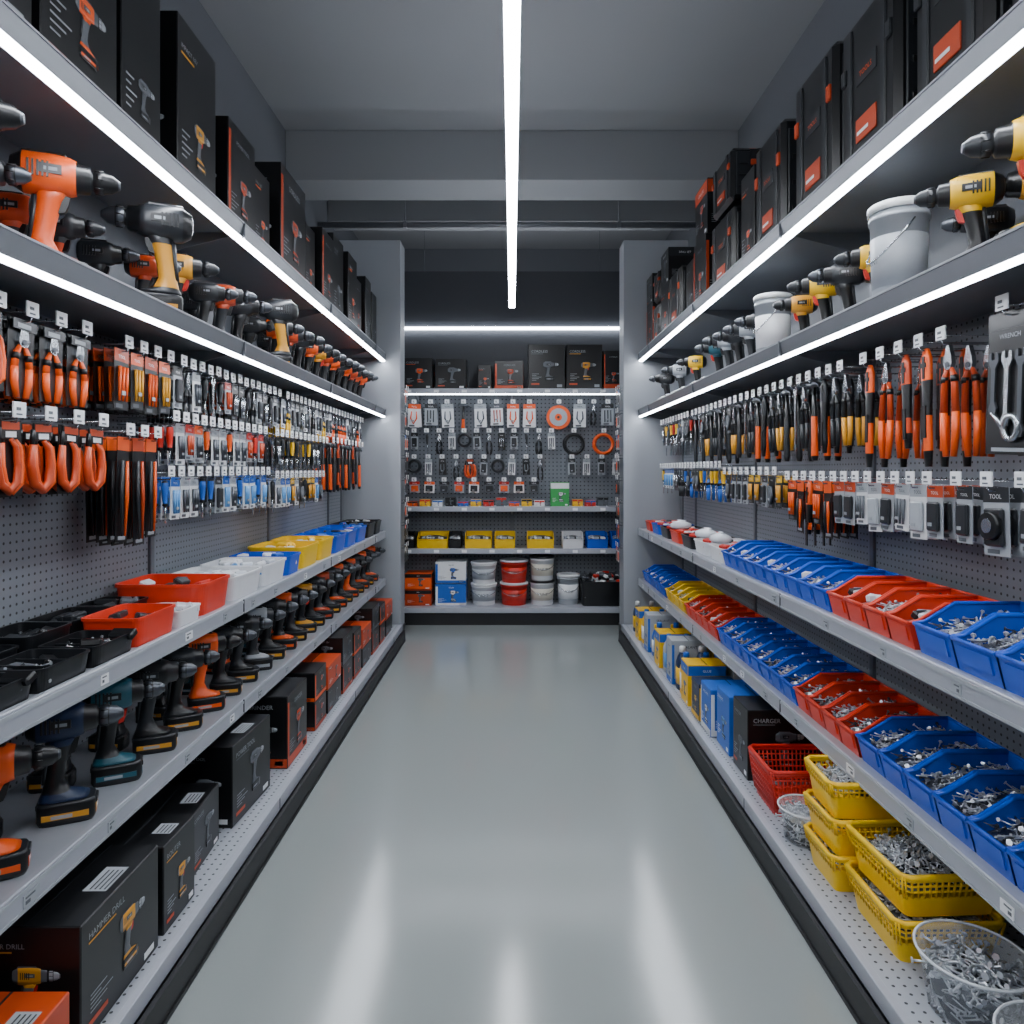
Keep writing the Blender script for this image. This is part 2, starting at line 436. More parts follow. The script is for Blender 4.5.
def bottle_g(r, h, c, cap='white', lab='label'):
    g = G()
    g.loft([(0, 0, 0, r*.9, r*.7, 3), (.006, 0, 0, r, r*.75, 3), (h*.62, 0, 0, r, r*.75, 3), (h*.76, 0, 0, r*.7, r*.55, 2.5), (h*.84, 0, 0, r*.35, r*.35, 2), (h*.88, 0, 0, r*.33, r*.33, 2)], c, 'z', 18)
    g.loft([(h*.87, 0, 0, r*.42, r*.42, 2), (h*.98, 0, 0, r*.38, r*.38, 2), (h, 0, 0, r*.3, r*.3, 2)], cap, 'z', 14)
    g.loft([(h*.14, 0, 0, r*1.01, r*.76, 3), (h*.52, 0, 0, r*1.01, r*.76, 3)], lab, 'z', 18)
    g.tube([(r*.62, 0, h*.78), (r*1.0, 0, h*.74), (r*1.02, 0, h*.6), (r*.95, 0, h*.55)], .006, c, 6)
    return g

def bag_g(seed, m='bag'):
    rng = random.Random(seed); g = G()
    g.loft([(0, 0, 0, .05, .04, 3), (.015, 0, 0, .085, .06, 2.4), (.04, rng.uniform(-.01, .01), 0, .08, .058, 2.2), (.055, 0, 0, .05, .03, 2), (.06, .01, 0, .03, .012, 2), (.068, .015, 0, .045, .006, 2)], m, 'z', 14)
    return g

# ------- hanging merchandise (origin at hanging hole, width X, normal -Y, drops -Z)
def pliers(c='orange', L=.2, c2=None):
    g = G(); c2 = c2 or c
    g.prism([(-.004, 0), (.004, 0), (.013, -.03), (.016, -.05), (.008, -.065), (-.008, -.065), (-.016, -.05), (-.013, -.03)], -.005, .005, 'steel')
    g.loft([(-.007, 0, -.052, .008, .008, 2), (.007, 0, -.052, .008, .008, 2)], 'dsteel', 'y', 8)
    for s in (-1, 1):
        g.tube([(s*.006, 0, -.06), (s*.018, 0, -.085), (s*.023, 0, -L*.6)], [.005, .0075, .0085], c, 6)
        g.tube([(s*.023, 0, -L*.6), (s*.022, 0, -L*.8), (s*.014, 0, -L)], [.0085, .0085, .007], c2, 6)
        g.tube([(s*.0175, -.0005, -.083), (s*.021, -.0005, -.1)], .0088, 'black', 6)
    return g
def loopclamp(c='orange'):
    g = G()
    for k in range(2):
        y = -.006+.012*k; o = -.014+.028*k
        g.tube([(o-.035, y, -.05), (o-.04, y, -.11), (o-.03, y, -.155), (o, y, -.175), (o+.03, y, -.155), (o+.036, y, -.11), (o+.03, y, -.06), (o+.012, y, -.04)], [.007, .011, .012, .012, .012, .011, .009, .006], c if k else 'dorange', 7)
        g.tube([(o-.035, y, -.05), (o-.03, y, -.01)], .007, 'black', 6)
    g.box(-.035, -.004, -.04, .035, .004, .01, 'black', .002)
    g.box(-.033, -.0055, -.015, .033, -.004, .005, 'dorange'); g.box(-.02, -.006, -.035, .02, -.0045, -.02, 'label')
    return g
def driver(c='red', L=.2):
    g = G()
    g.loft([(.0, 0, 0, .006, .006, 2), (-.008, 0, 0, .012, .012, 2), (-.03, 0, 0, .013, .013, 2), (-.06, 0, 0, .011, .011, 2), (-.085, 0, 0, .008, .008, 2), (-.092, 0, 0, .011, .011, 2), (-.098, 0, 0, .006, .006, 2)], c, 'z', 8, mats=['black', c, c, c, 'black', 'black'])
    g.tube([(0, 0, -.098), (0, 0, -L)], .003, 'steel', 5)
    return g
def card(w=.09, h=.16, top='orange', base='white', item='dsteel', k=0):
    g = G(); g.box(-w/2, -.001, -h, w/2, .001, .012, base)
    g.box(-w/2, -.0018, -h*.16, w/2, -.0009, .012, top)
    g.add(text('TOOL', w*.17, 'label' if top not in ('white', 'label', 'lgrey') else 'black'), T(0, -.0024, -h*.10))
    if k == 0: g.box(-w*.36, -.014, -h*.85, w*.36, -.001, -h*.25, item, .005)
    elif k == 1:
        for u in (-.25, 0, .25): g.tube([(u*w, -.008, -h*.25), (u*w, -.008, -h*.85)], [.006, .004], item, 6)
    else:
        g.tube([(-w*.2, -.008, -h*.28), (-w*.25, -.008, -h*.6), (0, -.008, -h*.85), (w*.25, -.008, -h*.6), (w*.2, -.008, -h*.28)], [.005, .008, .007, .008, .005], item, 6)
    g.box(-w*.2, -.0155, -h*.75, w*.05, -.0135, -h*.68, 'print'); g.box(-w*.36, -.002, -h*.97, w*.1, -.0009, -h*.9, 'grey')
    return g
def longcard(c='orange', L=.34):
    g = G(); g.box(-.035, -.001, -L, .035, .001, .01, 'blackbox'); g.box(-.035, -.002, -.035, .035, -.001, .01, c)
    for s in (-1, 1): g.tube([(s*.014, -.008, -.07), (s*.016, -.008, -L*.55), (s*.010, -.008, -L+.02)], [.005, .007, .003], c if s > 0 else 'dark', 6)
    g.box(-.028, -.003, -L*.35, .028, -.001, -L*.25, 'dark'); g.box(-.02, -.003, -L+.008, .02, -.001, -L+.02, 'print')
    return g
def wrench(L=.2, m='steel'):
    g = G(); 
    g.prism([(-.018, .008), (-.008, .012), (-.007, -.008), (.007, -.008), (.008, .012), (.018, .008), (.02, -.012), (.008, -.032), (.007, -L+.03), (.015, -L+.012), (.010, -L-.004), (-.010, -L-.004), (-.015, -L+.012), (-.007, -L+.03), (-.008, -.032), (-.02, -.012)], -.003, .003, m)
    return g
def hammer(c='orange', L=.32):
    g = G()
    g.loft([(-.06, 0, 0, .010, .010, 2), (-.045, 0, 0, .014, .014, 2), (-.035, 0, 0, .010, .010, 2), (-.012, 0, 0, .013, .015, 4), (.012, 0, 0, .013, .015, 4), (.05, 0, -.008, .010, .006, 3), (.07, 0, -.02, .012, .002, 3)], 'dsteel', 'x', 10)
    g.loft([(0, 0, 0, .010, .008, 2.5), (-.12, 0, 0, .011, .009, 2.5), (-.14, 0, 0, .015, .012, 2.5), (-L*.7, 0, 0, .014, .012, 2.5), (-L+.02, 0, 0, .018, .013, 2.5), (-L, 0, 0, .014, .01, 2.5)], c, 'z', 10, mats=['black', 'black', c, c, 'black'])
    return g
def gripknife(c='orange', L=.34):
    g = G()
    g.loft([(.01, 0, 0, .010, .006, 3), (-.02, 0, 0, .024, .010, 3), (-.09, 0, 0, .022, .011, 3), (-.2, 0, 0, .015, .011, 2.5), (-L+.05, 0, 0, .017, .011, 2.5), (-L, 0, 0, .013, .008, 2.5)], c, 'z', 10, mats=[c, c, 'black', c, 'black'])
    g.box(-.006, -.0125, -.085, .006, -.009, -.015, 'black'); g.box(-.012, -.0120, -.05, .012, -.009, -.035, 'black')
    g.box(-.008, -.0135, -.27, .008, -.009, -.17, 'black')
    return g
def wrenchcard():
    g = G(); g.box(-.085, -.0015, -.36, .085, .0015, .015, 'blackbox', .001)
    g.box(-.085, -.0025, -.03, .085, -.0015, .015, 'black'); g.add(text('WRENCH', .018, 'print'), T(0, -.0035, -.055))
    for k in (-1, 0, 1): g.add(wrench(.18+.03*k, 'dsteel' if k else 'steel'), T(k*.05, -.008, -.10))
    g.tube([(.022+.026*math.cos(a*pi/8), -.010, -.29+.03*math.sin(a*pi/8)) for a in range(16)], .009, 'steel', 6, True)
    g.tube([(-.05, -.008, -.25), (-.01, -.008, -.29)], .007, 'steel', 6)
    g.box(-.06, -.003, -.352, .06, -.0015, -.342, 'print'); return g
def tapecard():
    g = G().add(card(.1, .17, 'dark', 'lgrey', 'dark'))
    g.loft([(-.028, 0, -.09, .036, .036, 2), (-.012, 0, -.09, .04, .04, 2)], 'black', 'y', 16); g.loft([(-.030, 0, -.09, .02, .02, 2), (-.028, 0, -.09, .02, .02, 2)], 'steel', 'y', 12)
    return g
def disc(c='orange', r=.1):
    g = G(); g.loft([(-.004, 0, -r, r, r, 2), (.0, 0, -r, r, r, 2)], c, 'y', 28); g.loft([(-.006, 0, -r, r*.75, r*.75, 2), (-.004, 0, -r, r*.75, r*.75, 2)], 'lgrey', 'y', 20)
    g.loft([(-.008, 0, -r, r*.3, r*.3, 2), (-.006, 0, -r, r*.3, r*.3, 2)], c, 'y', 12); g.loft([(-.010, 0, -r, r*.12, r*.12, 2), (-.008, 0, -r, r*.12, r*.12, 2)], 'black', 'y', 12); return g
def coil(c='black', r=.08):
    g = G()
    for k, rr in enumerate((r, r*.88, r*.94)): g.tube([(rr*math.cos(a*pi/12), -.008-.012*k, -r+rr*math.sin(a*pi/12)) for a in range(24)], .011, c, 6, True)
    return g

def hook(L=.22):
    g = G(); g.tube([(0, 0, .004), (0, -L, .004), (0, -L-.004, .016)], .0028, 'steel', 5)
    g.tube([(0, 0, .03), (0, -L, .03)], .0018, 'steel', 4)
    g.box(-.023, -L-.008, .016, .023, -L-.004, .056, 'label'); g.box(-.013, -L-.009, .022, .008, -L-.008, .026, 'grey'); g.box(-.013, -L-.009, .034, .003, -L-.008, .042, 'grey')
    return g
HK = {L: hook(L) for L in (.22, .14)}
def stack(item, n, L=.22, thick=.03):
    g = G().add(HK[L])
    for k in range(n):
        y = -L+.02+k*thick
        if y > -.01: break
        g.add(item, T(0, y, 0) @ RY(R.uniform(-3, 3)))
    return g

# ------------------------------------------------------------------ room
YB = 9.5
obj('floor', G().box(-2.15, -3.1, -.1, 2.15, YB+.1, 0, 'floor_epoxy'))
obj('ceiling', G().box(-2.15, -3.1, 4.5, 2.15, YB+.1, 4.6, 'ceil'))
obj('wall_left', G().box(-2.1, -3, 0, -2.0, YB, 4.5, 'wall'))
obj('wall_right', G().box(2.0, -3, 0, 2.1, YB, 4.5, 'wall'))
obj('wall_back', G().box(-2.1, YB, 0, 2.1, YB+.1, 4.5, 'wall'))
obj('wall_front', G().box(-2.1, -3.1, 0, 2.1, -3, 4.5, 'wall'))
obj('ceiling_beam_1', G().box(-1.999, 6.18, 4.06, 1.999, 6.65, 4.499, 'ceil', .004))  # ceiling beam above the aisle end
obj('ceiling_beam_2', G().box(-1.999, 7.6, 4.2, 1.999, 7.9, 4.499, 'ceil', .004))  # second ceiling beam further back
g = G(); g.tube([(-1.99, 7.2, 4.02), (1.99, 7.2, 4.02)], .03, 'pipe', 10); 
for x in (-1.1, 1.1): g.tube([(x, 7.2, 4.03), (x, 7.2, 4.5)], .008, 'pipe', 6); g.box(x-.02, 7.165, 3.985, x+.02, 7.235, 4.055, 'pipe', .004)
obj('ceiling_conduit', g)

L = empty('front_fill_light')
g = G().box(-.032, -1.0, 2.995, .032, 6.4, 3.05, 'fascia', .003)
for y in (0.5, 2.6, 4.6, 6.2): g.tube([(0, y, 3.05), (0, y, 4.5)], .002, 'steel', 5)
obj('housing', g, parent=L)
obj('diffuser', G().box(-.027, -.99, 2.98, .027, 6.39, 2.994, 'led_main'), parent=L)
obj('added_uplight', G().box(-.027, -.99, 3.051, .027, 6.39, 3.056, 'led_fill_up'), parent=L)  # glowing strip added on top to brighten the ceiling
L = empty('front_fill_light')  # unseen lamp added behind the camera to light the front space
obj('housing', G().box(-1.4, -2.0, 3.295, 1.4, -1.92, 3.35, 'fascia', .003).tube([(-1, -1.96, 3.35), (-1, -1.96, 4.5)], .002, 'steel', 5).tube([(1, -1.96, 3.35), (1, -1.96, 4.5)], .002, 'steel', 5), parent=L)
obj('diffuser', G().box(-1.39, -1.995, 3.28, 1.39, -1.925, 3.294, 'led_main'), parent=L)
L = empty('front_fill_light')  # added uplight hidden behind the back unit, brightens the ceiling there
obj('housing', G().box(-1.4, 7.95, 3.20, 1.4, 8.03, 3.25, 'fascia', .003).tube([(-1, 7.99, 3.25), (-1, 7.99, 4.5)], .002, 'steel', 5).tube([(1, 7.99, 3.25), (1, 7.99, 4.5)], .002, 'steel', 5), parent=L)
obj('added_uplight', G().box(-1.39, 7.955, 3.251, 1.39, 8.025, 3.256, 'led_fill_up'), parent=L)

# ------------------------------------------------------------------ side gondolas
YS, YE = -.4, 6.16
JO = [1.5-1.42, 1.5, 2.9, 4.3, 5.7]
AF, AB = 1.12, 1.5
ZA = {-1: .96, 1: .985}; ZB = .545; ZC = 2.02; ZD = 2.51; ZK = .14
for s in (-1, 1):
    P = empty('gondola_shelving')
    def bx(g, a0, y0, z0, a1, y1, z1, m, c=0): g.box(s*a0, y0, z0, s*a1, y1, z1, m, c)
    g = G(); bx(g, AB, YS, .02, AB+.03, YE, 2.95, 'peg_side'); bx(g, AB-.004, YS, ZC, AB, YE, ZD-.03, 'gapanel'); obj('pegboard', g, parent=P)
    g = G()
    for y in [YS]+JO+[YE-.03]: bx(g, AB-.012, y-.015, .0, AB+.05, y+.015, 2.98, 'fascia', .002)
    obj('uprights', g, parent=P)
    g = G(); bx(g, .97, YS, ZK-.035, AB, YE, ZK, 'peg_deck'); bx(g, .962, YS, ZK-.05, .985, YE, ZK+.003, 'rail', .002)
    bx(g, .93+.01, YS, 0, .955, YE, ZK-.05, 'kick'); bx(g, .935, YS, 0, .945, YE, .012, 'kick')
    for y in JO: bx(g, .960, y-.002, ZK-.05, .964, y+.002, ZK, 'dark')
    obj('base_deck', g, parent=P)
    for nm, z in (('shelf_middle', ZA[s]), ('shelf_lower', ZB)):
        g = G(); bx(g, AF+.005, YS, z-.028, AB, YE, z, 'shelf')
        bx(g, AF-.008, YS, z-.058, AF+.012, YE, z+.006, 'rail', .003)
        bx(g, AF-.0105, YS, z-.012, AF-.006, YE, z-.002, 'lgrey'); bx(g, AF-.0105, YS, z-.054, AF-.006, YE, z-.047, 'lgrey')
        y = YS+.2
        while y < YE-.1:
            w = R.uniform(.035, .06); bx(g, AF-.0105, y, z-.044, AF-.007, y+w, z-.016, 'lgrey' if R.random() < .6 else 'label')
            bx(g, AF-.0112, y+.006, z-.025, AF-.0104, y+w*.7, z-.021, 'grey'); bx(g, AF-.0112, y+.006, z-.038, AF-.0104, y+w*.4, z-.030, 'grey')
            y += R.uniform(.28, .5)
        for y in JO: bx(g, AF-.0115, y-.002, z-.058, AF-.006, y+.002, z+.004, 'dark')
        for y in JO + [YE-.03]:
            g.prism([(s*AB, z-.028), (s*(AF+.05), z-.028), (s*(AF+.05), z-.04), (s*AB, z-.11)], y-.002, y+.002, 'shelf')
        obj(nm, g, parent=P)
    for nm, z, lw in (('shelf_upper', ZC, .02), ('shelf_top', ZD, .03)):
        g = G(); bx(g, AF+.005, YS, z-.022, AB, YE, z, 'shelf'); bx(g, AF+.01, YS, z-.027, AB, YE, z-.022, 'under_shade')  # thin darker sheet below paints in the shade of the underside
        g.prism([(s*(AF-.012), z+.012), (s*(AF+.006), z+.012), (s*(AF+.03), z-.045), (s*(AF-.002), z-.045)], YS, YE, 'fascia')
        bx(g, AF-.014, YS, z+.008, AF-.010, YE, z+.014, 'rail')
        bx(g, AF-.006, YS, z-.048, AF+lw+.004, YE, z-.044, 'fascia'); bx(g, AF+lw-.002, YS, z-.059, AF+lw+.004, YE, z-.044, 'fascia')  # plates added to keep LED light off the shelf underside
        for y in JO + [YE-.03]:
            g.prism([(s*AB, z-.025), (s*(AF+.04), z-.025), (s*(AF+.04), z-.04), (s*AB, z-.13)], y-.003, y+.003, 'under_shade')
            bx(g, AF-.016, y-.006, z-.05, AF+.04, y+.006, z+.014, 'fascia')
        obj(nm, g, parent=P)
        g = G(); e = [YS]+JO+[YE]
        for i in range(len(e)-1): bx(g, AF-.004, e[i]+.012, z-.058, AF-.004+lw, e[i+1]-.012, z-.0485, 'led')
        obj('led_strip_'+nm, g, parent=P)
    g = G(); bx(g, .985, 6.18, 0, 1.56, 6.42, 3.53, 'panel', .004); bx(g, .98, 6.178, 0, 1.565, 6.425, .1, 'dark')
    obj('end_panel', g, parent=P)
    g = G()
    for z in [2.2-.2*i for i in range(8)]:
        for y in (6.24, 6.34):
            g.add(stack(card(.07, .12, R.choice(['orange', 'dark', 'blue', 'white']), R.choice(['white', 'dark', 'lgrey']), R.choice(['dsteel', 'dark', 'orange'])), 1, .14), T(s*.985, y, z) @ RZ(-s*90) @ SC(1, .3, 1))
    obj('clip_strip_display', g)

def put(name, me, s, a, y, z, rot=0, sc=1):
    return obj(name, me, T(s*a, y, z) @ RZ(-s*90+rot) @ SC(sc, sc, sc))

# ---- drills
DC = {'od': ('orange', 'black', 'dsteel', None), 'yd': ('gold', 'black', 'dark', None), 'kd': ('dark', 'black', 'dsteel', None), 'td': ('teal', 'black', 'dsteel', None), 'bd': ('black', 'dark', 'dsteel', None), 'ye': ('yellow', 'black', 'dark', None), 'ob': ('dorange', 'dark', 'dsteel', None), 'nv': ('navy', 'black', 'dsteel', None), 'ky': ('dark', 'black', 'dsteel', 'gold'), 'gd': ('lgrey', 'dark', 'dsteel', None), 'oo': ('orange', 'black', 'black', 'orange'), 'ko': ('dark', 'black', 'dark', 'dorange')}
def drill(kind, s, a, y, z, d, sc):
    c = DC[kind]
    me = cached(('cordless_drill', kind), lambda: drill_g(c[0], c[1], 16, c[2], c[3]))
    ang = d if s < 0 else 180-d
    obj('cordless_drill', me, T(s*a, y, z) @ RZ(ang) @ SC(sc*.88, sc*.9, sc))

for y, k, d, sc, a in [(1.63, 'oo', 25, 1.5, 1.30), (1.52, 'ob', 22, 1.2, 1.40), (1.80, 'ob', 22, 1.15, 1.36), (2.0, 'oo', 28, 1.45, 1.27), (2.04, 'ob', 20, 1.1, 1.42), (2.18, 'ko', 20, 1.1, 1.38), (2.36, 'ky', -152, 1.48, 1.23), (2.46, 'kd', 18, 1.1, 1.42), (2.54, 'ob', 15, 1.0, 1.3), (2.74, 'yd', 20, 1.25, 1.27), (2.92, 'kd', 15, 1.15, 1.42), (2.96, 'kd', 20, 1.05, 1.26), (3.14, 'ob', 20, 1.2, 1.26), (3.34, 'kd', 20, 1.2, 1.26), (3.60, 'ky', -155, 1.4, 1.24), (3.78, 'kd', 20, 1.2, 1.38), (3.86, 'od', 15, 1.2, 1.26), (4.06, 'ob', 15, 1.2, 1.26), (4.27, 'kd', 15, 1.25, 1.26), (4.47, 'od', 20, 1.2, 1.26), (4.67, 'yd', 15, 1.2, 1.26), (4.86, 'ob', 15, 1.2, 1.26), (5.06, 'od', 10, 1.2, 1.26), (5.25, 'kd', 15, 1.25, 1.26), (5.44, 'od', 10, 1.25, 1.26), (5.62, 'ob', 15, 1.2, 1.26), (5.80, 'od', 15, 1.25, 1.26), (5.99, 'od', 15, 1.25, 1.26)]:
    drill(k, -1, a, y, ZC, d, sc)
for y in (3.2, 4.15, 4.55, 4.95, 5.35, 5.75): drill('kd', -1, 1.42, y, ZC, 10, 1.15)
for y, k, d, sc, a in [(1.50, 'ye', 28, 1.35, 1.27), (1.72, 'ye', 25, 1.35, 1.25), (1.90, 'yd', 25, 1.2, 1.40), (1.95, 'ye', 28, 1.15, 1.24), (2.08, 'bd', 20, 1.0, 1.38), (2.50, 'ye', 20, 1.1, 1.26), (2.68, 'kd', 20, 1.05, 1.40), (2.72, 'kd', 20, 1.1, 1.26), (2.92, 'ye', 20, 1.15, 1.26), (3.12, 'yd', 15, 1.0, 1.26), (3.62, 'kd', 20, 1.15, 1.26), (3.82, 'gd', 20, 1.15, 1.26), (4.02, 'kd', 15, 1.15, 1.26), (4.22, 'gd', 20, 1.2, 1.26), (4.42, 'td', 15, 1.15, 1.26), (4.92, 'ye', 20, 1.1, 1.26), (5.4, 'gd', 15, 1.15, 1.26), (5.9, 'kd', 15, 1.15, 1.26)]:
    drill(k, 1, a, y, ZC, d, sc)
# lower left shelf: fronted to the shelf edge so the heads clear the rail above
for y, kk, sc in [(1.40, 'ob', 1.16), (1.66, 'oo', 1.2), (1.93, 'nv', 1.24), (2.17, 'td', 1.22), (2.40, 'bd', 1.2), (2.60, 'kd', 1.16), (2.80, 'oo', 1.2)]:
    drill(kk, -1, 1.20, y, ZB, R.uniform(20, 30), sc)
k0 = ['kd', 'bd', 'gd', 'kd', 'od', 'bd', 'yd', 'kd', 'ob', 'kd', 'od', 'kd', 'oo', 'bd', 'od', 'kd', 'od', 'kd']
y = 2.99
for i in range(17):
    drill(k0[i], -1, 1.20, y, ZB, R.uniform(14, 24), R.uniform(1.12, 1.2)); y += .19
y = 1.80
for i in range(14):
    drill(R.choice(['td', 'bd', 'kd', 'od']), -1, 1.40, y, ZB, R.uniform(-10, 10)+180, 1.05); y += .30

# ---- cartons
def ctn(s, a, y, z, w, d, h, body='blackbox', acc='orange', words='POWER TOOL', style=0, rot=0, top=False, name='boxed_power_tool'):
    me = cached((name, w, d, h, body, acc, words, style, top), lambda: carton(w, d, h, body, acc, words, style, top))
    put(name, me, s, a, y, z, rot)
W = ['POWER TOOL', 'DRILL SET', 'CORDLESS', 'IMPACT 18V']
for i, (y0, y1, h, st, acc, body, a0) in enumerate([(1.3, 1.7, .66, 0, 'grey', 'blackbox', 1.16), (1.76, 2.1, .62, 0, 'orange', 'blackbox', 1.18), (2.16, 2.4, .68, 0, 'dark', 'blackbox', 1.2), (2.48, 2.8, .62, 0, 'gold', 'blackbox', 1.18), (2.9, 3.2, .46, 2, 'dorange', 'blackbox', 1.17), (3.27, 3.48, .42, 0, 'orange', 'blackbox', 1.2), (3.56, 3.98, .56, 2, 'dorange', 'blackbox', 1.17),
        (4.08, 4.28, .44, 0, 'orange', 'blackbox', 1.2), (4.34, 4.62, .5, 2, 'dorange', 'blackbox', 1.17), (4.68, 4.96, .58, 0, 'grey', 'blackbox', 1.19), (5.02, 5.3, .56, 0, 'orange', 'blackbox', 1.17), (5.36, 5.6, .48, 2, 'dorange', 'blackbox', 1.2), (5.66, 5.88, .56, 0, 'grey', 'blackbox', 1.18), (5.92, 6.12, .5, 0, 'grey', 'blackbox', 1.18)]):
    ctn(-1, a0+.14, (y0+y1)/2, ZD, round(y1-y0, 2), .27, h, body, acc, W[i % 4], st)
def tcase(s, a, y, z, w, d, h, acc='orange', rot=0):
    put('power_tool_case', cached(('power_tool_case', w, d, h, acc), lambda: toolcase(w, d, h, acc)), s, a, y, z, rot)
tcase(1, 1.33, 1.5, ZD, .34, .30, .52); tcase(1, 1.32, 1.88, ZD, .32, .30, .54, 'dark'); tcase(1, 1.31, 2.30, ZD, .36, .29, .56, 'dark'); tcase(1, 1.31, 2.72, ZD, .36, .28, .60, 'dorange'); tcase(1, 1.30, 3.20, ZD, .34, .26, .56, 'dorange')
for i, (y0, y1, h, st, acc, a0) in enumerate([(3.45, 3.65, .5, 0, 'orange', 1.19), (4.28, 4.56, .44, 2, 'dorange', 1.18), (4.28, 4.56, .34, 1, 'dorange', 1.19), (4.64, 4.84, .4, 0, 'grey', 1.2), (5.3, 5.56, .42, 0, 'orange', 1.18), (5.3, 5.56, .26, 1, 'dark', 1.18), (5.86, 6.1, .4, 2, 'dorange', 1.17), (5.86, 6.1, .24, 0, 'grey', 1.17)]):
    zz = ZD
    if i in (2, 5, 7): zz = ZD + {2: .441, 5: .421, 7: .401}[i]
    ctn(1, a0+.13, (y0+y1)/2, zz, round(y1-y0, 2), .25, h, 'blackbox', acc, W[i % 4], st)
tcase(1, 1.3, 3.93, ZD, .4, .25, .44, 'dorange'); tcase(1, 1.3, 3.93, ZD+.445, .36, .25, .30, 'dorange'); tcase(1, 1.3, 5.07, ZD, .36, .25, .46); tcase(1, 1.3, 5.7, ZD, .22, .25, .36, 'dorange'); tcase(1, 1.3, 5.7, ZD+.361, .22, .24, .26, 'dorange')

# left bottom deck
ctn(-1, 1.14, 1.50, ZK, .2, .26, .17, 'dorange', 'black', 'SAW', 0, 0, True)
ctn(-1, 1.145, 1.82, ZK, .36, .27, .29, 'blackbox', 'gold', 'HAMMER DRILL', 0, 0, True)
ctn(-1, 1.40, 1.80, ZK, .34, .18, .27, 'blackbox', 'grey', 'SANDER', 0, 0, True)
ctn(-1, 1.14, 2.14, ZK, .2, .25, .26, 'blackbox', 'gold', 'ROUTER', 0, 0, True)
ctn(-1, 1.38, 2.25, ZK, .26, .2, .25, 'blackbox', 'dorange', 'PLANER', 0, 0, True)
ctn(-1, 1.20, 2.44, ZK, .26, .26, .21, 'blackbox', 'grey', 'CORDLESS', 0, 4, True)
ctn(-1, 1.17, 2.84, ZK, .36, .24, .31, 'blackbox', 'grey', 'POWER TOOL', 0, -3, True)
ctn(-1, 1.39, 2.9, ZK, .30, .16, .27, 'blackbox', 'dorange', 'JIGSAW', 0)
ctn(-1, 1.15, 3.33, ZK, .30, .26, .33, 'blackbox', 'dorange', 'GRINDER', 2)
ctn(-1, 1.38, 3.4, ZK, .3, .18, .27, 'blackbox', 'orange', 'SAW', 0)
yy = 3.64
i = 0
while yy < 6.0:
    w = [.22, .3, .26][i % 3]; h = [.15, .13, .17][i % 3]; st = [2, 0, 2][i % 3]
    if yy + w > 6.1: break
    ctn(-1, 1.15, yy+w/2, ZK, w, .25, h, 'blackbox', ['dorange', 'grey', 'dorange'][i % 3], W[i % 4], st)
    ctn(-1, 1.15, yy+w/2, ZK+h+.002, w, .25, h, ['blackbox', 'dorange', 'blackbox'][i % 3], ['orange', 'black', 'grey'][i % 3], W[(i+1) % 4], st)
    yy += w+.04; i += 1

# right bottom deck
put('clear_tub_of_screws', cached(('tub', .13), lambda: tub_g(.125, .145, 4)), 1, 1.16, 1.76, ZK)
put('clear_tub_of_screws', cached(('tub', .13), lambda: tub_g(.125, .145, 4)), 1, 1.17, 1.47, ZK)
bk = cached(('basket', 'y'), lambda: basket_g(.30, .30, .12, 'binyellow', True, 3)); bk2 = cached(('basket', 'yy'), lambda: basket_g(.22, .27, .115, 'binyellow', True, 5, .65))
for k, dx in enumerate((0, .012)): put('yellow_plastic_basket', bk, 1, 1.20+dx, 2.06+dx, ZK+.122*k, 3*k)
for k in range(3): put('yellow_plastic_basket', bk2, 1, 1.16, 2.35, ZK+.117*k, (0, 2, -2)[k])
put('clear_tub_of_screws', cached(('tub', .09), lambda: tub_g(.09, .12, 6)), 1, 1.08, 2.58, ZK)
put('red_plastic_basket', cached(('basket', 'r'), lambda: basket_g(.27, .34, .18, 'red', False, 3, .12)), 1, 1.18, 2.86, ZK)
ctn(1, 1.18, 3.16, ZK, .2, .3, .31, 'blackbox', 'grey', 'CHARGER', 0)
ctn(1, 1.17, 3.42, ZK, .2, .28, .28, 'blue', 'lblue', 'SCREWS', 0, name='boxed_fasteners'); ctn(1, 1.14, 3.65, ZK, .18, .26, .24, 'blue', 'white', 'ANCHORS', 2, name='boxed_fasteners')
ctn(1, 1.12, 3.86, ZK, .16, .22, .2, 'navy', 'yellow', 'PLUGS', 2, name='boxed_fasteners')
yy = 4.02; i = 0
BT = [('yellow', 'blue', 'label'), ('navy', 'white', 'yellow'), ('lgrey', 'blue', 'lblue'), ('blue', 'yellow', 'label')]
while yy < 5.95:
    w = [.16, .2, .14, .18][i % 4]; h = [.24, .18, .28, .16][i % 4]
    if i % 2 == 0:
        ctn(1, 1.12, yy+w/2, ZK, w, .22, h, ['yellow', 'blackbox', 'lgrey', 'navy'][i % 4], ['blue', 'yellow', 'blue', 'lblue'][i % 4], ['GLUE', 'FILLER', 'SEALANT', 'CLIPS'][i % 4], [1, 0, 2, 0][i % 4], name='boxed_fasteners')
    else:
        for k in range(2):
            b = BT[(i//2+k) % 4]
            for aa in (1.06, 1.18): put('adhesive_bottle', cached(('adhesive_bottle',)+b, lambda: bottle_g(.045, .24, *b)), 1, aa, yy+w*(.25+.5*k), ZK, 0, [.95, 1.05, 1.1][(i+k) % 3])
    ctn(1, 1.37, yy+w/2, ZK, w, .2, .28, ['lgrey', 'blue', 'yellow', 'white'][i % 4], ['blue', 'yellow', 'dark', 'green'][i % 4], 'FIX', 1, name='boxed_fasteners')
    yy += w+.025; i += 1

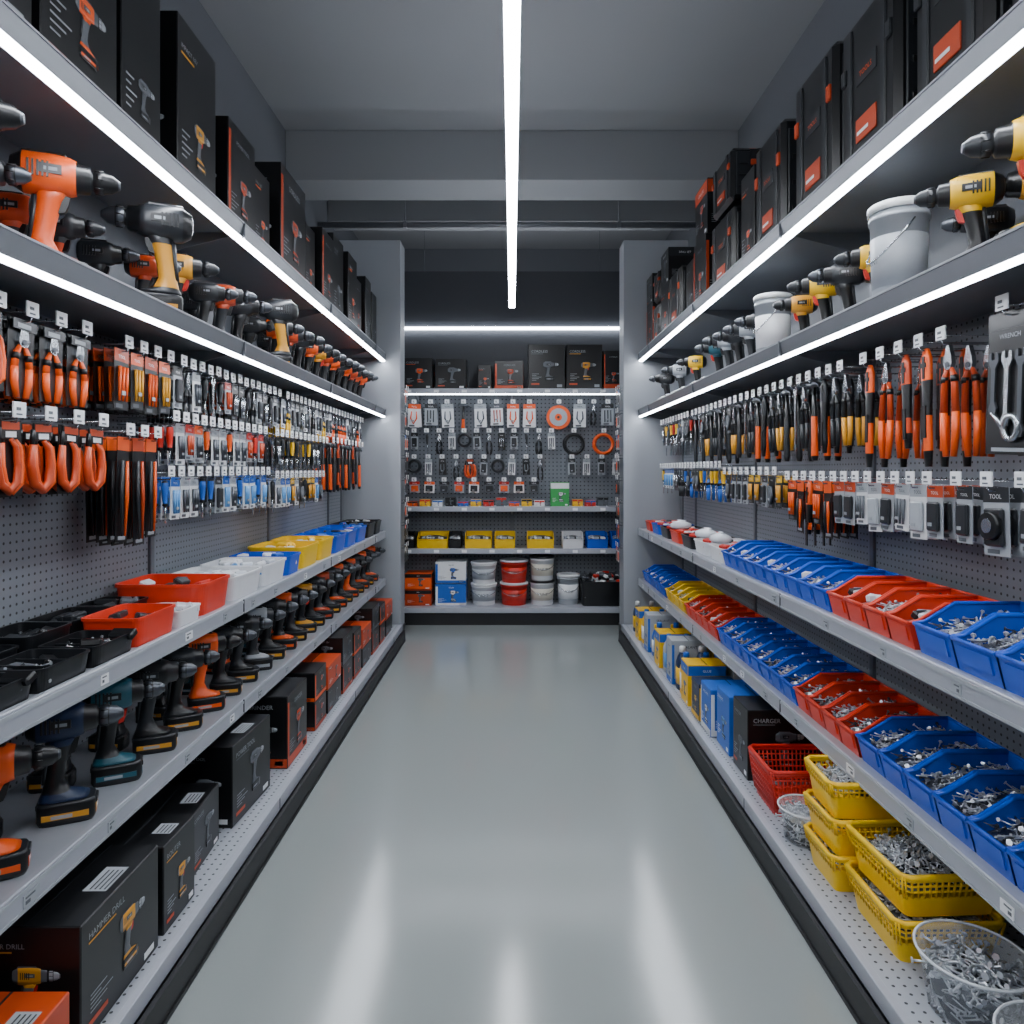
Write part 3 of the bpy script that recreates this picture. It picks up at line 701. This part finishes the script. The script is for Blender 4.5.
# ---- bins right
def bins(s, z, y0, y1, w, d, h, col, fills, a, name):
    y = y0+w/2; i = 0
    while y+w/2 <= y1+.001:
        f = fills[i % len(fills)]; sd = i % 3
        me = cached((name, w, d, h, col, f, sd), lambda: bin_g(w-.006, d, h, col, f, sd+3))
        put(name, me, s, a, y, z, 0); y += w; i += 1
ZR = ZA[1]
bins(1, ZR, 1.30, 1.98, .17, .30, .14, 'binblue', ['zinc', 'zinc', 'dark'], 1.285, 'blue_storage_bin')
bins(1, ZR, 2.0, 2.52, .13, .28, .13, 'binred', ['white', 'dark', 'white'], 1.275, 'red_storage_bin')
bins(1, ZR, 2.53, 3.80, .126, .28, .13, 'binblue', ['dark', 'zinc', 'white'], 1.275, 'blue_storage_bin')
bins(1, ZB, 1.18, 2.31, .141, .30, .14, 'binblue', ['zinc', 'zinc', 'dark'], 1.285, 'blue_storage_bin')
bins(1, ZB, 2.32, 2.82, .125, .28, .135, 'binred', ['brass', 'zinc'], 1.275, 'red_storage_bin')
bins(1, ZB, 2.83, 3.88, .13, .28, .135, 'binblue', ['dark', 'zinc'], 1.275, 'blue_storage_bin')
bins(1, ZB, 3.90, 4.60, .14, .27, .13, 'binred', ['brass', 'white'], 1.27, 'red_storage_bin')
bins(1, ZB, 4.62, 5.2, .14, .27, .13, 'binyellow', ['white', 'zinc'], 1.27, 'yellow_storage_bin')
bins(1, ZB, 5.22, 6.1, .145, .27, .13, 'binblue', ['white', 'dark'], 1.27, 'blue_storage_bin')
stf = ['white', 'bag', 'red', 'dark', 'lgrey', 'orange']
for y, c, w in [(3.98, 'white', .3), (4.32, 'white', .3), (4.66, 'binblack', .3), (5.0, 'binred', .3), (5.34, 'binblack', .3), (5.68, 'binblue', .3), (5.97, 'binred', .22)]:
    put('parts_tray', cached(('parts_tray', c, w), lambda: tray_g(w, .3, .08, c, (stf, 34), 5)), 1, 1.3, y, ZR)
for i, y in enumerate((4.2, 4.5, 5.2)): put('bagged_hardware', cached(('bag', i), lambda: bag_g(i)), 1, 1.25, y, ZR+.078, 20*i)

# left middle-shelf trays
ZL = ZA[-1]
st2 = ['dark', 'black', 'grey', 'dark']
for y, a, w, d, h, c, stuff in [(1.34, 1.22, .2, .18, .07, 'binblack', (st2, 4)), (1.56, 1.21, .21, .17, .06, 'binblack', (st2, 3)), (1.78, 1.21, .21, .17, .06, 'binblack', (st2, 4)), (1.56, 1.40, .21, .17, .07, 'binblack', (st2, 3)), (1.78, 1.40, .21, .17, .07, 'binblack', (st2, 4)), (2.0, 1.21, .21, .17, .06, 'binblack', (st2, 3)),
        (2.0, 1.395, .2, .17, .085, 'binblack', (st2, 6)), (2.24, 1.22, .25, .19, .09, 'binred', (['dark', 'red'], 5)), (2.24, 1.41, .24, .16, .08, 'binblack', (st2, 6)), (2.455, 1.20, .16, .16, .06, 'white', (['white', 'bag'], 10)), (2.46, 1.40, .18, .17, .08, 'binblack', (st2, 6)), (2.70, 1.30, .28, .34, .12, 'binred', (['bag', 'dark', 'red'], 12)),
        (3.03, 1.29, .34, .32, .10, 'white', (['bag', 'white'], 26)), (3.38, 1.29, .33, .32, .10, 'white', (['bag', 'white', 'lblue'], 26)), (3.67, 1.29, .22, .32, .10, 'binblue', (['bag', 'white', 'blue'], 16)), (3.97, 1.29, .34, .32, .12, 'binyellow', (['yellow', 'white'], 12)), (4.32, 1.29, .32, .32, .12, 'binyellow', (['yellow', 'bag'], 14)),
        (4.66, 1.29, .32, .32, .11, 'binblue', (['blue', 'bag'], 12)), (5.0, 1.29, .32, .32, .11, 'binblue', (['blue', 'white', 'dark'], 14)), (5.34, 1.29, .32, .32, .11, 'binblue', (['blue', 'orange', 'dark'], 14)), (5.68, 1.29, .32, .32, .11, 'binblack', (['orange', 'dark', 'blue'], 18)), (5.98, 1.29, .25, .32, .11, 'binblack', (['orange', 'dark', 'white'], 16))]:
    put('parts_tray', cached(('parts_tray', w, d, h, c, str(stuff)), lambda: tray_g(w, d, h, c, stuff, int(y*10), 9, 2 if c == 'binblack' and h < .08 else 0)), -1, a, y, ZL)

put('plastic_bucket', cached(('bkt', 1), lambda: bucket_g(.088, .34, 'lgrey', 'white', 'lgrey')), 1, 1.26, 2.28, ZC)
put('plastic_bucket', cached(('bkt', 2), lambda: bucket_g(.085, .32, 'lgrey', 'white', 'white')), 1, 1.26, 3.38, ZC)
for i, y in enumerate((4.68, 5.15, 5.65)): put('bagged_hardware', cached(('bag', i), lambda: bag_g(i)), 1, 1.27, y, ZC, 20*i, 1.4)

# ---- hanging racks
def rack(name, s, z, y0, y1, step, items, n, L=.22, jit=.0, thick=.035, rnd=False):
    g = G(); y = y0; i = 0
    while y <= y1:
        it = R.choice(items) if rnd else items[i % len(items)]
        g.add(stack(it, n, L, thick), T(s*AB, y, z+R.uniform(-jit, jit)) @ RZ(-s*90)); y += step; i += 1
    obj(name, g)
PO, PB, PR, PY, PBL = pliers('orange'), pliers('dark'), pliers('red'), pliers('yellow'), pliers('blue')
c_o = card(.085, .19, 'dorange', 'blackbox', 'orange', 1); c_ob = card(.08, .18, 'orange', 'dark', 'gold', 1); c_w = card(.07, .15, 'lgrey', 'white', 'dsteel', 1); c_r = card(.07, .13, 'red', 'lgrey', 'dorange', 1)
c_b = card(.07, .15, 'blue', 'white', 'lblue', 1); c_d = card(.07, .15, 'dark', 'lgrey', 'dark', 0); c_g = card(.07, .15, 'dark', 'blackbox', 'grey', 2); c_wo = card(.075, .14, 'orange', 'lgrey', 'dsteel', 1); c_k = card(.07, .16, 'dark', 'blackbox', 'steel', 1); c_y = card(.07, .14, 'yellow', 'dark', 'gold', 1)
big_o = G().box(-.05, .003, -.2, .05, .005, .01, 'blackbox').add(pliers('orange', .2, 'orange'), SC(1.25, 1.2, 1.0)); big_o.box(-.045, -.008, -.02, .045, -.004, .005, 'dark'); big_o.box(-.03, -.009, -.016, .02, -.008, -.004, 'print')
k_o = G().box(-.048, .003, -.19, .048, .005, .01, 'blackbox').add(loopclamp('orange'), T(0, 0, .0) @ SC(.95, .8, 1.0))
rack('hanging_snips_display', -1, 1.89, 1.50, 2.22, .12, [big_o, k_o, big_o], 5, rnd=True)
rack('hanging_blister_card_display', -1, 1.89, 2.33, 2.62, .095, [c_o, c_ob], 5)
IT = [c_w, c_d, c_k, PB, c_w, driver('dark', .17), c_k, wrench(.16), c_g, c_r]
rack('hanging_blister_card_display', -1, 1.89, 2.72, 3.9, .08, IT, 5, rnd=True, jit=.004)
rack('hanging_pliers_display', -1, 1.89, 3.98, 5.0, .085, [PB, c_w, PY, PB, c_d, c_k, wrench(.17)], 4, rnd=True)
rack('hanging_pliers_display', -1, 1.89, 5.08, 6.05, .09, [PB, PO, c_w, c_k], 4, rnd=True)
rack('hanging_clamp_display', -1, 1.62, 1.56, 2.24, .125, [k_o, k_o, loopclamp()], 5, rnd=True)
rack('hanging_file_display', -1, 1.60, 2.34, 2.52, .09, [longcard('orange', .34), longcard('dorange', .36)], 4)
rack('hanging_screwdriver_display', -1, 1.67, 2.66, 3.7, .08, [driver('red', .15), c_r, driver('orange', .15), c_wo, c_w], 4, rnd=True)
rack('hanging_chisel_display', -1, 1.67, 3.8, 4.9, .085, [driver('yellow', .18), driver('dark', .18), wrench(.18), driver('dark', .19), c_k], 4, rnd=True)
rack('hanging_hammer_display', -1, 1.68, 5.0, 6.05, .12, [hammer('orange', .34), hammer('dark', .34), gripknife('dorange', .34), hammer('dark', .3)], 3, thick=.05)
rack('hanging_blister_card_display', -1, 1.46, 2.62, 3.7, .08, [c_b, c_w, c_b, driver('blue', .16), c_d], 4, rnd=True)
rack('hanging_blister_card_display', -1, 1.44, 3.8, 4.8, .085, [c_b, c_g, driver('dark', .18), c_w, c_y], 4, rnd=True)
rack('hanging_wrench_set_display', 1, 1.90, 1.62, 1.95, .2, [wrenchcard()], 4)
rack('hanging_snips_display', 1, 1.87, 2.08, 2.6, .115, [G().add(pliers('dorange', .30, 'orange'), SC(1.25, 1.3, 1.1)), gripknife('orange', .36), gripknife('dorange', .30)], 3, thick=.06)
B1 = G().add(pliers('dark', .25, 'gold'), SC(1.1, 1.2, 1.1)); B2 = G().add(pliers('dark', .25), SC(1.1, 1.2, 1.1))
rack('hanging_pliers_display', 1, 1.87, 2.72, 3.9, .098, [B1, B2, gripknife('dark', .30), hammer('orange', .33), B2, wrench(.28), hammer('dark', .33)], 3, thick=.055)
rack('hanging_hammer_display', 1, 1.87, 4.0, 5.0, .095, [hammer('dark', .30), B1, c_g, wrench(.24), hammer('dark', .33), B2], 3, thick=.055)
rack('hanging_screwdriver_display', 1, 1.87, 5.08, 6.05, .09, [driver('red', .25), c_w, driver('dark', .25), c_g, driver('yellow', .25), c_k], 3, rnd=True)
rack('hanging_tape_measure_display', 1, 1.44, 1.62, 2.05, .13, [tapecard(), c_d], 4)
rack('hanging_blister_card_display', 1, 1.44, 2.15, 2.8, .09, [card(.08, .14, 'lgrey', 'white', 'grey', 1), card(.08, .15, 'dorange', 'lgrey', 'dark'), card(.09, .16, 'lgrey', 'white', 'lgrey')], 5, rnd=True)
rack('hanging_file_display', 1, 1.44, 2.88, 3.3, .09, [longcard('orange', .22), card(.09, .17, 'orange', 'blackbox', 'orange', 1), gripknife('orange', .22)], 4)
rack('hanging_blister_card_display', 1, 1.46, 3.4, 4.2, .1, [c_g, c_wo, c_d, c_y], 3, rnd=True)
rack('hanging_chisel_display', 1, 1.50, 4.3, 6.05, .085, [driver('blue', .2), c_g, driver('yellow', .2), PBL, c_b, c_k, PB], 3, rnd=True)

# ------------------------------------------------------------------ back wall display
P = empty('gondola_shelving')
Y0, Y1 = 6.75, 7.15
g = G().box(-1.5, Y1, .0, 1.5, Y1+.04, 3.5, 'peg_back'); obj('pegboard', g, parent=P)
obj('header_panel', G().box(-1.5, Y1-.03, 2.955, 1.5, Y1-.002, 3.52, 'darkpanel').box(-1.5, Y1-.012, 2.31, 1.5, Y1-.002, 2.92, 'darkpanel'), parent=P)
obj('base_deck', G().box(-1.5, Y0, .12, 1.5, Y1, .17, 'rail', .003).box(-1.5, Y0+.02, 0, 1.5, Y0+.05, .12, 'kick'), parent=P)
for nm, z in (('shelf_1', .73), ('shelf_2', 1.14), ('shelf_3', 2.29)):
    g = G().box(-1.5, Y0+.08, z-.025, 1.5, Y1, z, 'shelf').box(-1.5, Y0+.065, z-.045, 1.5, Y0+.085, z+.005, 'rail', .002)
    for x in (-.95, 0, .95):
        g.prism([(Y1, z-.025), (Y0+.1, z-.025), (Y0+.1, z-.035), (Y1, z-.1)], x-.003, x+.003, 'shelf', 'yz')
    for k in range(10): g.box(-1.3+.27*k, Y0+.062, z-.035, -1.25+.27*k, Y0+.066, z-.008, 'label')
    obj(nm, g, parent=P)
for x in (-1.48, 0, 1.48): obj('upright', G().box(x-.02, Y1-.03, 0, x+.02, Y1+.001, 2.25, 'fascia'), parent=P)
obj('led_strip_1', G().box(-1.45, Y0+.07, 2.235, 1.45, Y0+.085, 2.244, 'led_back'), parent=P)
obj('led_strip_2', G().box(-1.45, Y1-.06, 2.925, 1.45, Y1-.031, 2.95, 'led_back'), parent=P)
def bput(name, me, x, y, z, rot=0, sc=1): return obj(name, me, T(x, y, z) @ RZ(rot) @ SC(sc, sc, sc))
def bct(x, z, w, d, h, *a, y=6.98, name='boxed_power_tool', **k):
    bput(name, cached(('b'+name, w, d, h)+a+tuple(k.items()), lambda: carton(w, d, h, *a, **k)), x, y, z)
for x, w, h, st, ac in [(-1.36, .2, .3, 0, 'grey'), (-.92, .28, .31, 0, 'orange'), (-.60, .30, .30, 0, 'grey'), (-.27, .13, .24, 0, 'orange'), (-.03, .28, .28, 2, 'dorange'), (.34, .36, .44, 0, 'grey'), (.71, .35, .44, 0, 'gold'), (.99, .18, .38, 2, 'dorange'), (1.3, .3, .4, 0, 'grey')]:
    bct(x, 2.29, w, .24, h, 'blackbox', ac, 'CORDLESS', st)
def brack(name, z, items, xs, n=2, L=.14):
    g = G()
    for i, x in enumerate(xs): g.add(stack(items[i % len(items)], n, L, .03), T(x, Y1, z))
    obj(name, g)
xs = lambda a, b, st: [a+st*i for i in range(int((b-a)/st)+1)]
bw, bo, bd_ = card(.12, .22, 'orange', 'white', 'orange', 2), card(.12, .22, 'lgrey', 'white', 'dsteel', 2), card(.12, .2, 'dark', 'lgrey', 'dark', 1)
brack('hanging_blister_card_display', 2.15, [bw, bd_, bo, hammer('orange', .25), bo, card(.12, .2, 'grey', 'white', 'dorange', 1), bw], xs(-.98, .28, .165))
brack('hanging_saw_blade_display', 2.15, [disc('orange', .12)], [.47], 2)
brack('hanging_blister_card_display', 2.15, [bo, PB, bd_, bo], xs(.68, 1.05, .14))
brack('hanging_screwdriver_display', 1.86, [c_d, driver('dark', .2), PB, c_w, coil('dark', .06), c_d, PB, c_k], xs(-.98, .45, .125))
brack('hanging_cable_coil_display', 1.86, [coil('black', .1), coil('orange', .1)], [.62, .92], 2)
brack('hanging_clamp_display', 1.60, [coil('dark', .06), c_w, c_g, PB, loopclamp(), c_d], xs(-.98, .40, .14))
brack('hanging_blister_card_display', 1.60, [c_d, c_w], xs(.6, 1.05, .15))
brack('hanging_blister_card_display', 1.37, [card(.1, .1, 'red', 'lgrey', 'orange'), card(.1, .1, 'orange', 'white', 'dark'), card(.1, .1, 'dark', 'grey', 'dark')], xs(-.98, .3, .15))
for i, x in enumerate(xs(-.98, 1.0, .125)):
    c = ['orange', 'yellow', 'white', 'dark', 'blue', 'yellow', 'red', 'grey'][i % 8]
    if .38 < x < .58: continue
    bct(round(x, 3), 1.14, .1, .12, [.05, .07, .06, .09][i % 4], 'blackbox' if c == 'dark' else c, ['black', 'red', 'blue'][i % 3], 'FIX', 1, y=6.92, name='small_parts_carton')
bct(.47, 1.14, .18, .12, .24, 'green', 'white', 'GARDEN', 1, y=6.93, name='small_parts_carton')
for x, w, c in [(-.78, .30, 'binyellow'), (-.33, .26, 'binyellow'), (-.07, .2, 'binyellow'), (.28, .26, 'binyellow'), (.6, .2, 'white'), (.84, .2, 'binblue'), (1.08, .2, 'binblue'), (-1.03, .14, 'binblack'), (-.56, .12, 'binblack')]:
    bput('storage_bin', cached(('bb', w, c), lambda: bin_g(w, .24, .15, c, 'white', 4)), x, 6.97, .73)
for k in range(2): bct(-.92, .17+k*.16, .26, .24, .155, ['dorange', 'orange'][k], 'black', 'SAW', 1); bct(-.60, .17+.22*k, .30, .26, .21, 'white' if k else 'blue', 'blue' if k else 'white', 'FILLER', 2, name='boxed_fasteners')
b1 = cached(('bk', 'w'), lambda: bucket_g(.125, .21, 'white', 'white', 'lgrey')); b2 = cached(('bk', 'r'), lambda: bucket_g(.135, .22, 'red', 'white', 'red')); b3 = cached(('bk', 'b'), lambda: bucket_g(.12, .24, 'white', 'black', 'cream')); b4 = cached(('bk', 'c'), lambda: bucket_g(.11, .3, 'lgrey', 'white', 'white'))
bput('paint_bucket', b1, -.28, 6.97, .17); bput('paint_bucket', b1, -.28, 6.97, .382); bput('paint_bucket', b2, .02, 6.97, .17); bput('paint_bucket', b2, .02, 6.97, .392)
bput('paint_bucket', b3, .30, 6.97, .17); bput('paint_bucket', b3, .30, 6.97, .412); bput('paint_bucket', b4, .56, 6.97, .17)
g = G(); 
for i in range(150):
    a = R.uniform(0, 2*pi); q = G().box(-.03, -.02, -.015, .03, .02, .015, R.choice(['dark', 'grey', 'white', 'red', 'dsteel']), .005)
    g.add(q, T(R.uniform(-.17, .17), R.uniform(-.12, .12), R.uniform(.03, .31)) @ RZ(math.degrees(a)) @ RX(R.uniform(-40, 40)))
g.add(tray_g(.42, .3, .24, 'binblack'))
bput('bulk_hardware_crate', g.mesh('crate'), .88, 6.97, .17)

# ------------------------------------------------------------------ world / camera
w = bpy.data.worlds.new('World'); scene.world = w; w.use_nodes = True
w.node_tree.nodes['Background'].inputs[0].default_value = (.5, .55, .62, 1); w.node_tree.nodes['Background'].inputs[1].default_value = .3
cam = bpy.data.cameras.new('camera'); co = bpy.data.objects.new('camera', cam); COL.objects.link(co)
co.location = (0, 0, 1.5); co.rotation_euler = (pi/2, 0, 0)
cam.sensor_width = 36; cam.lens = 700/1024*36; cam.shift_y = -42/1024; cam.clip_start = .05
scene.camera = co
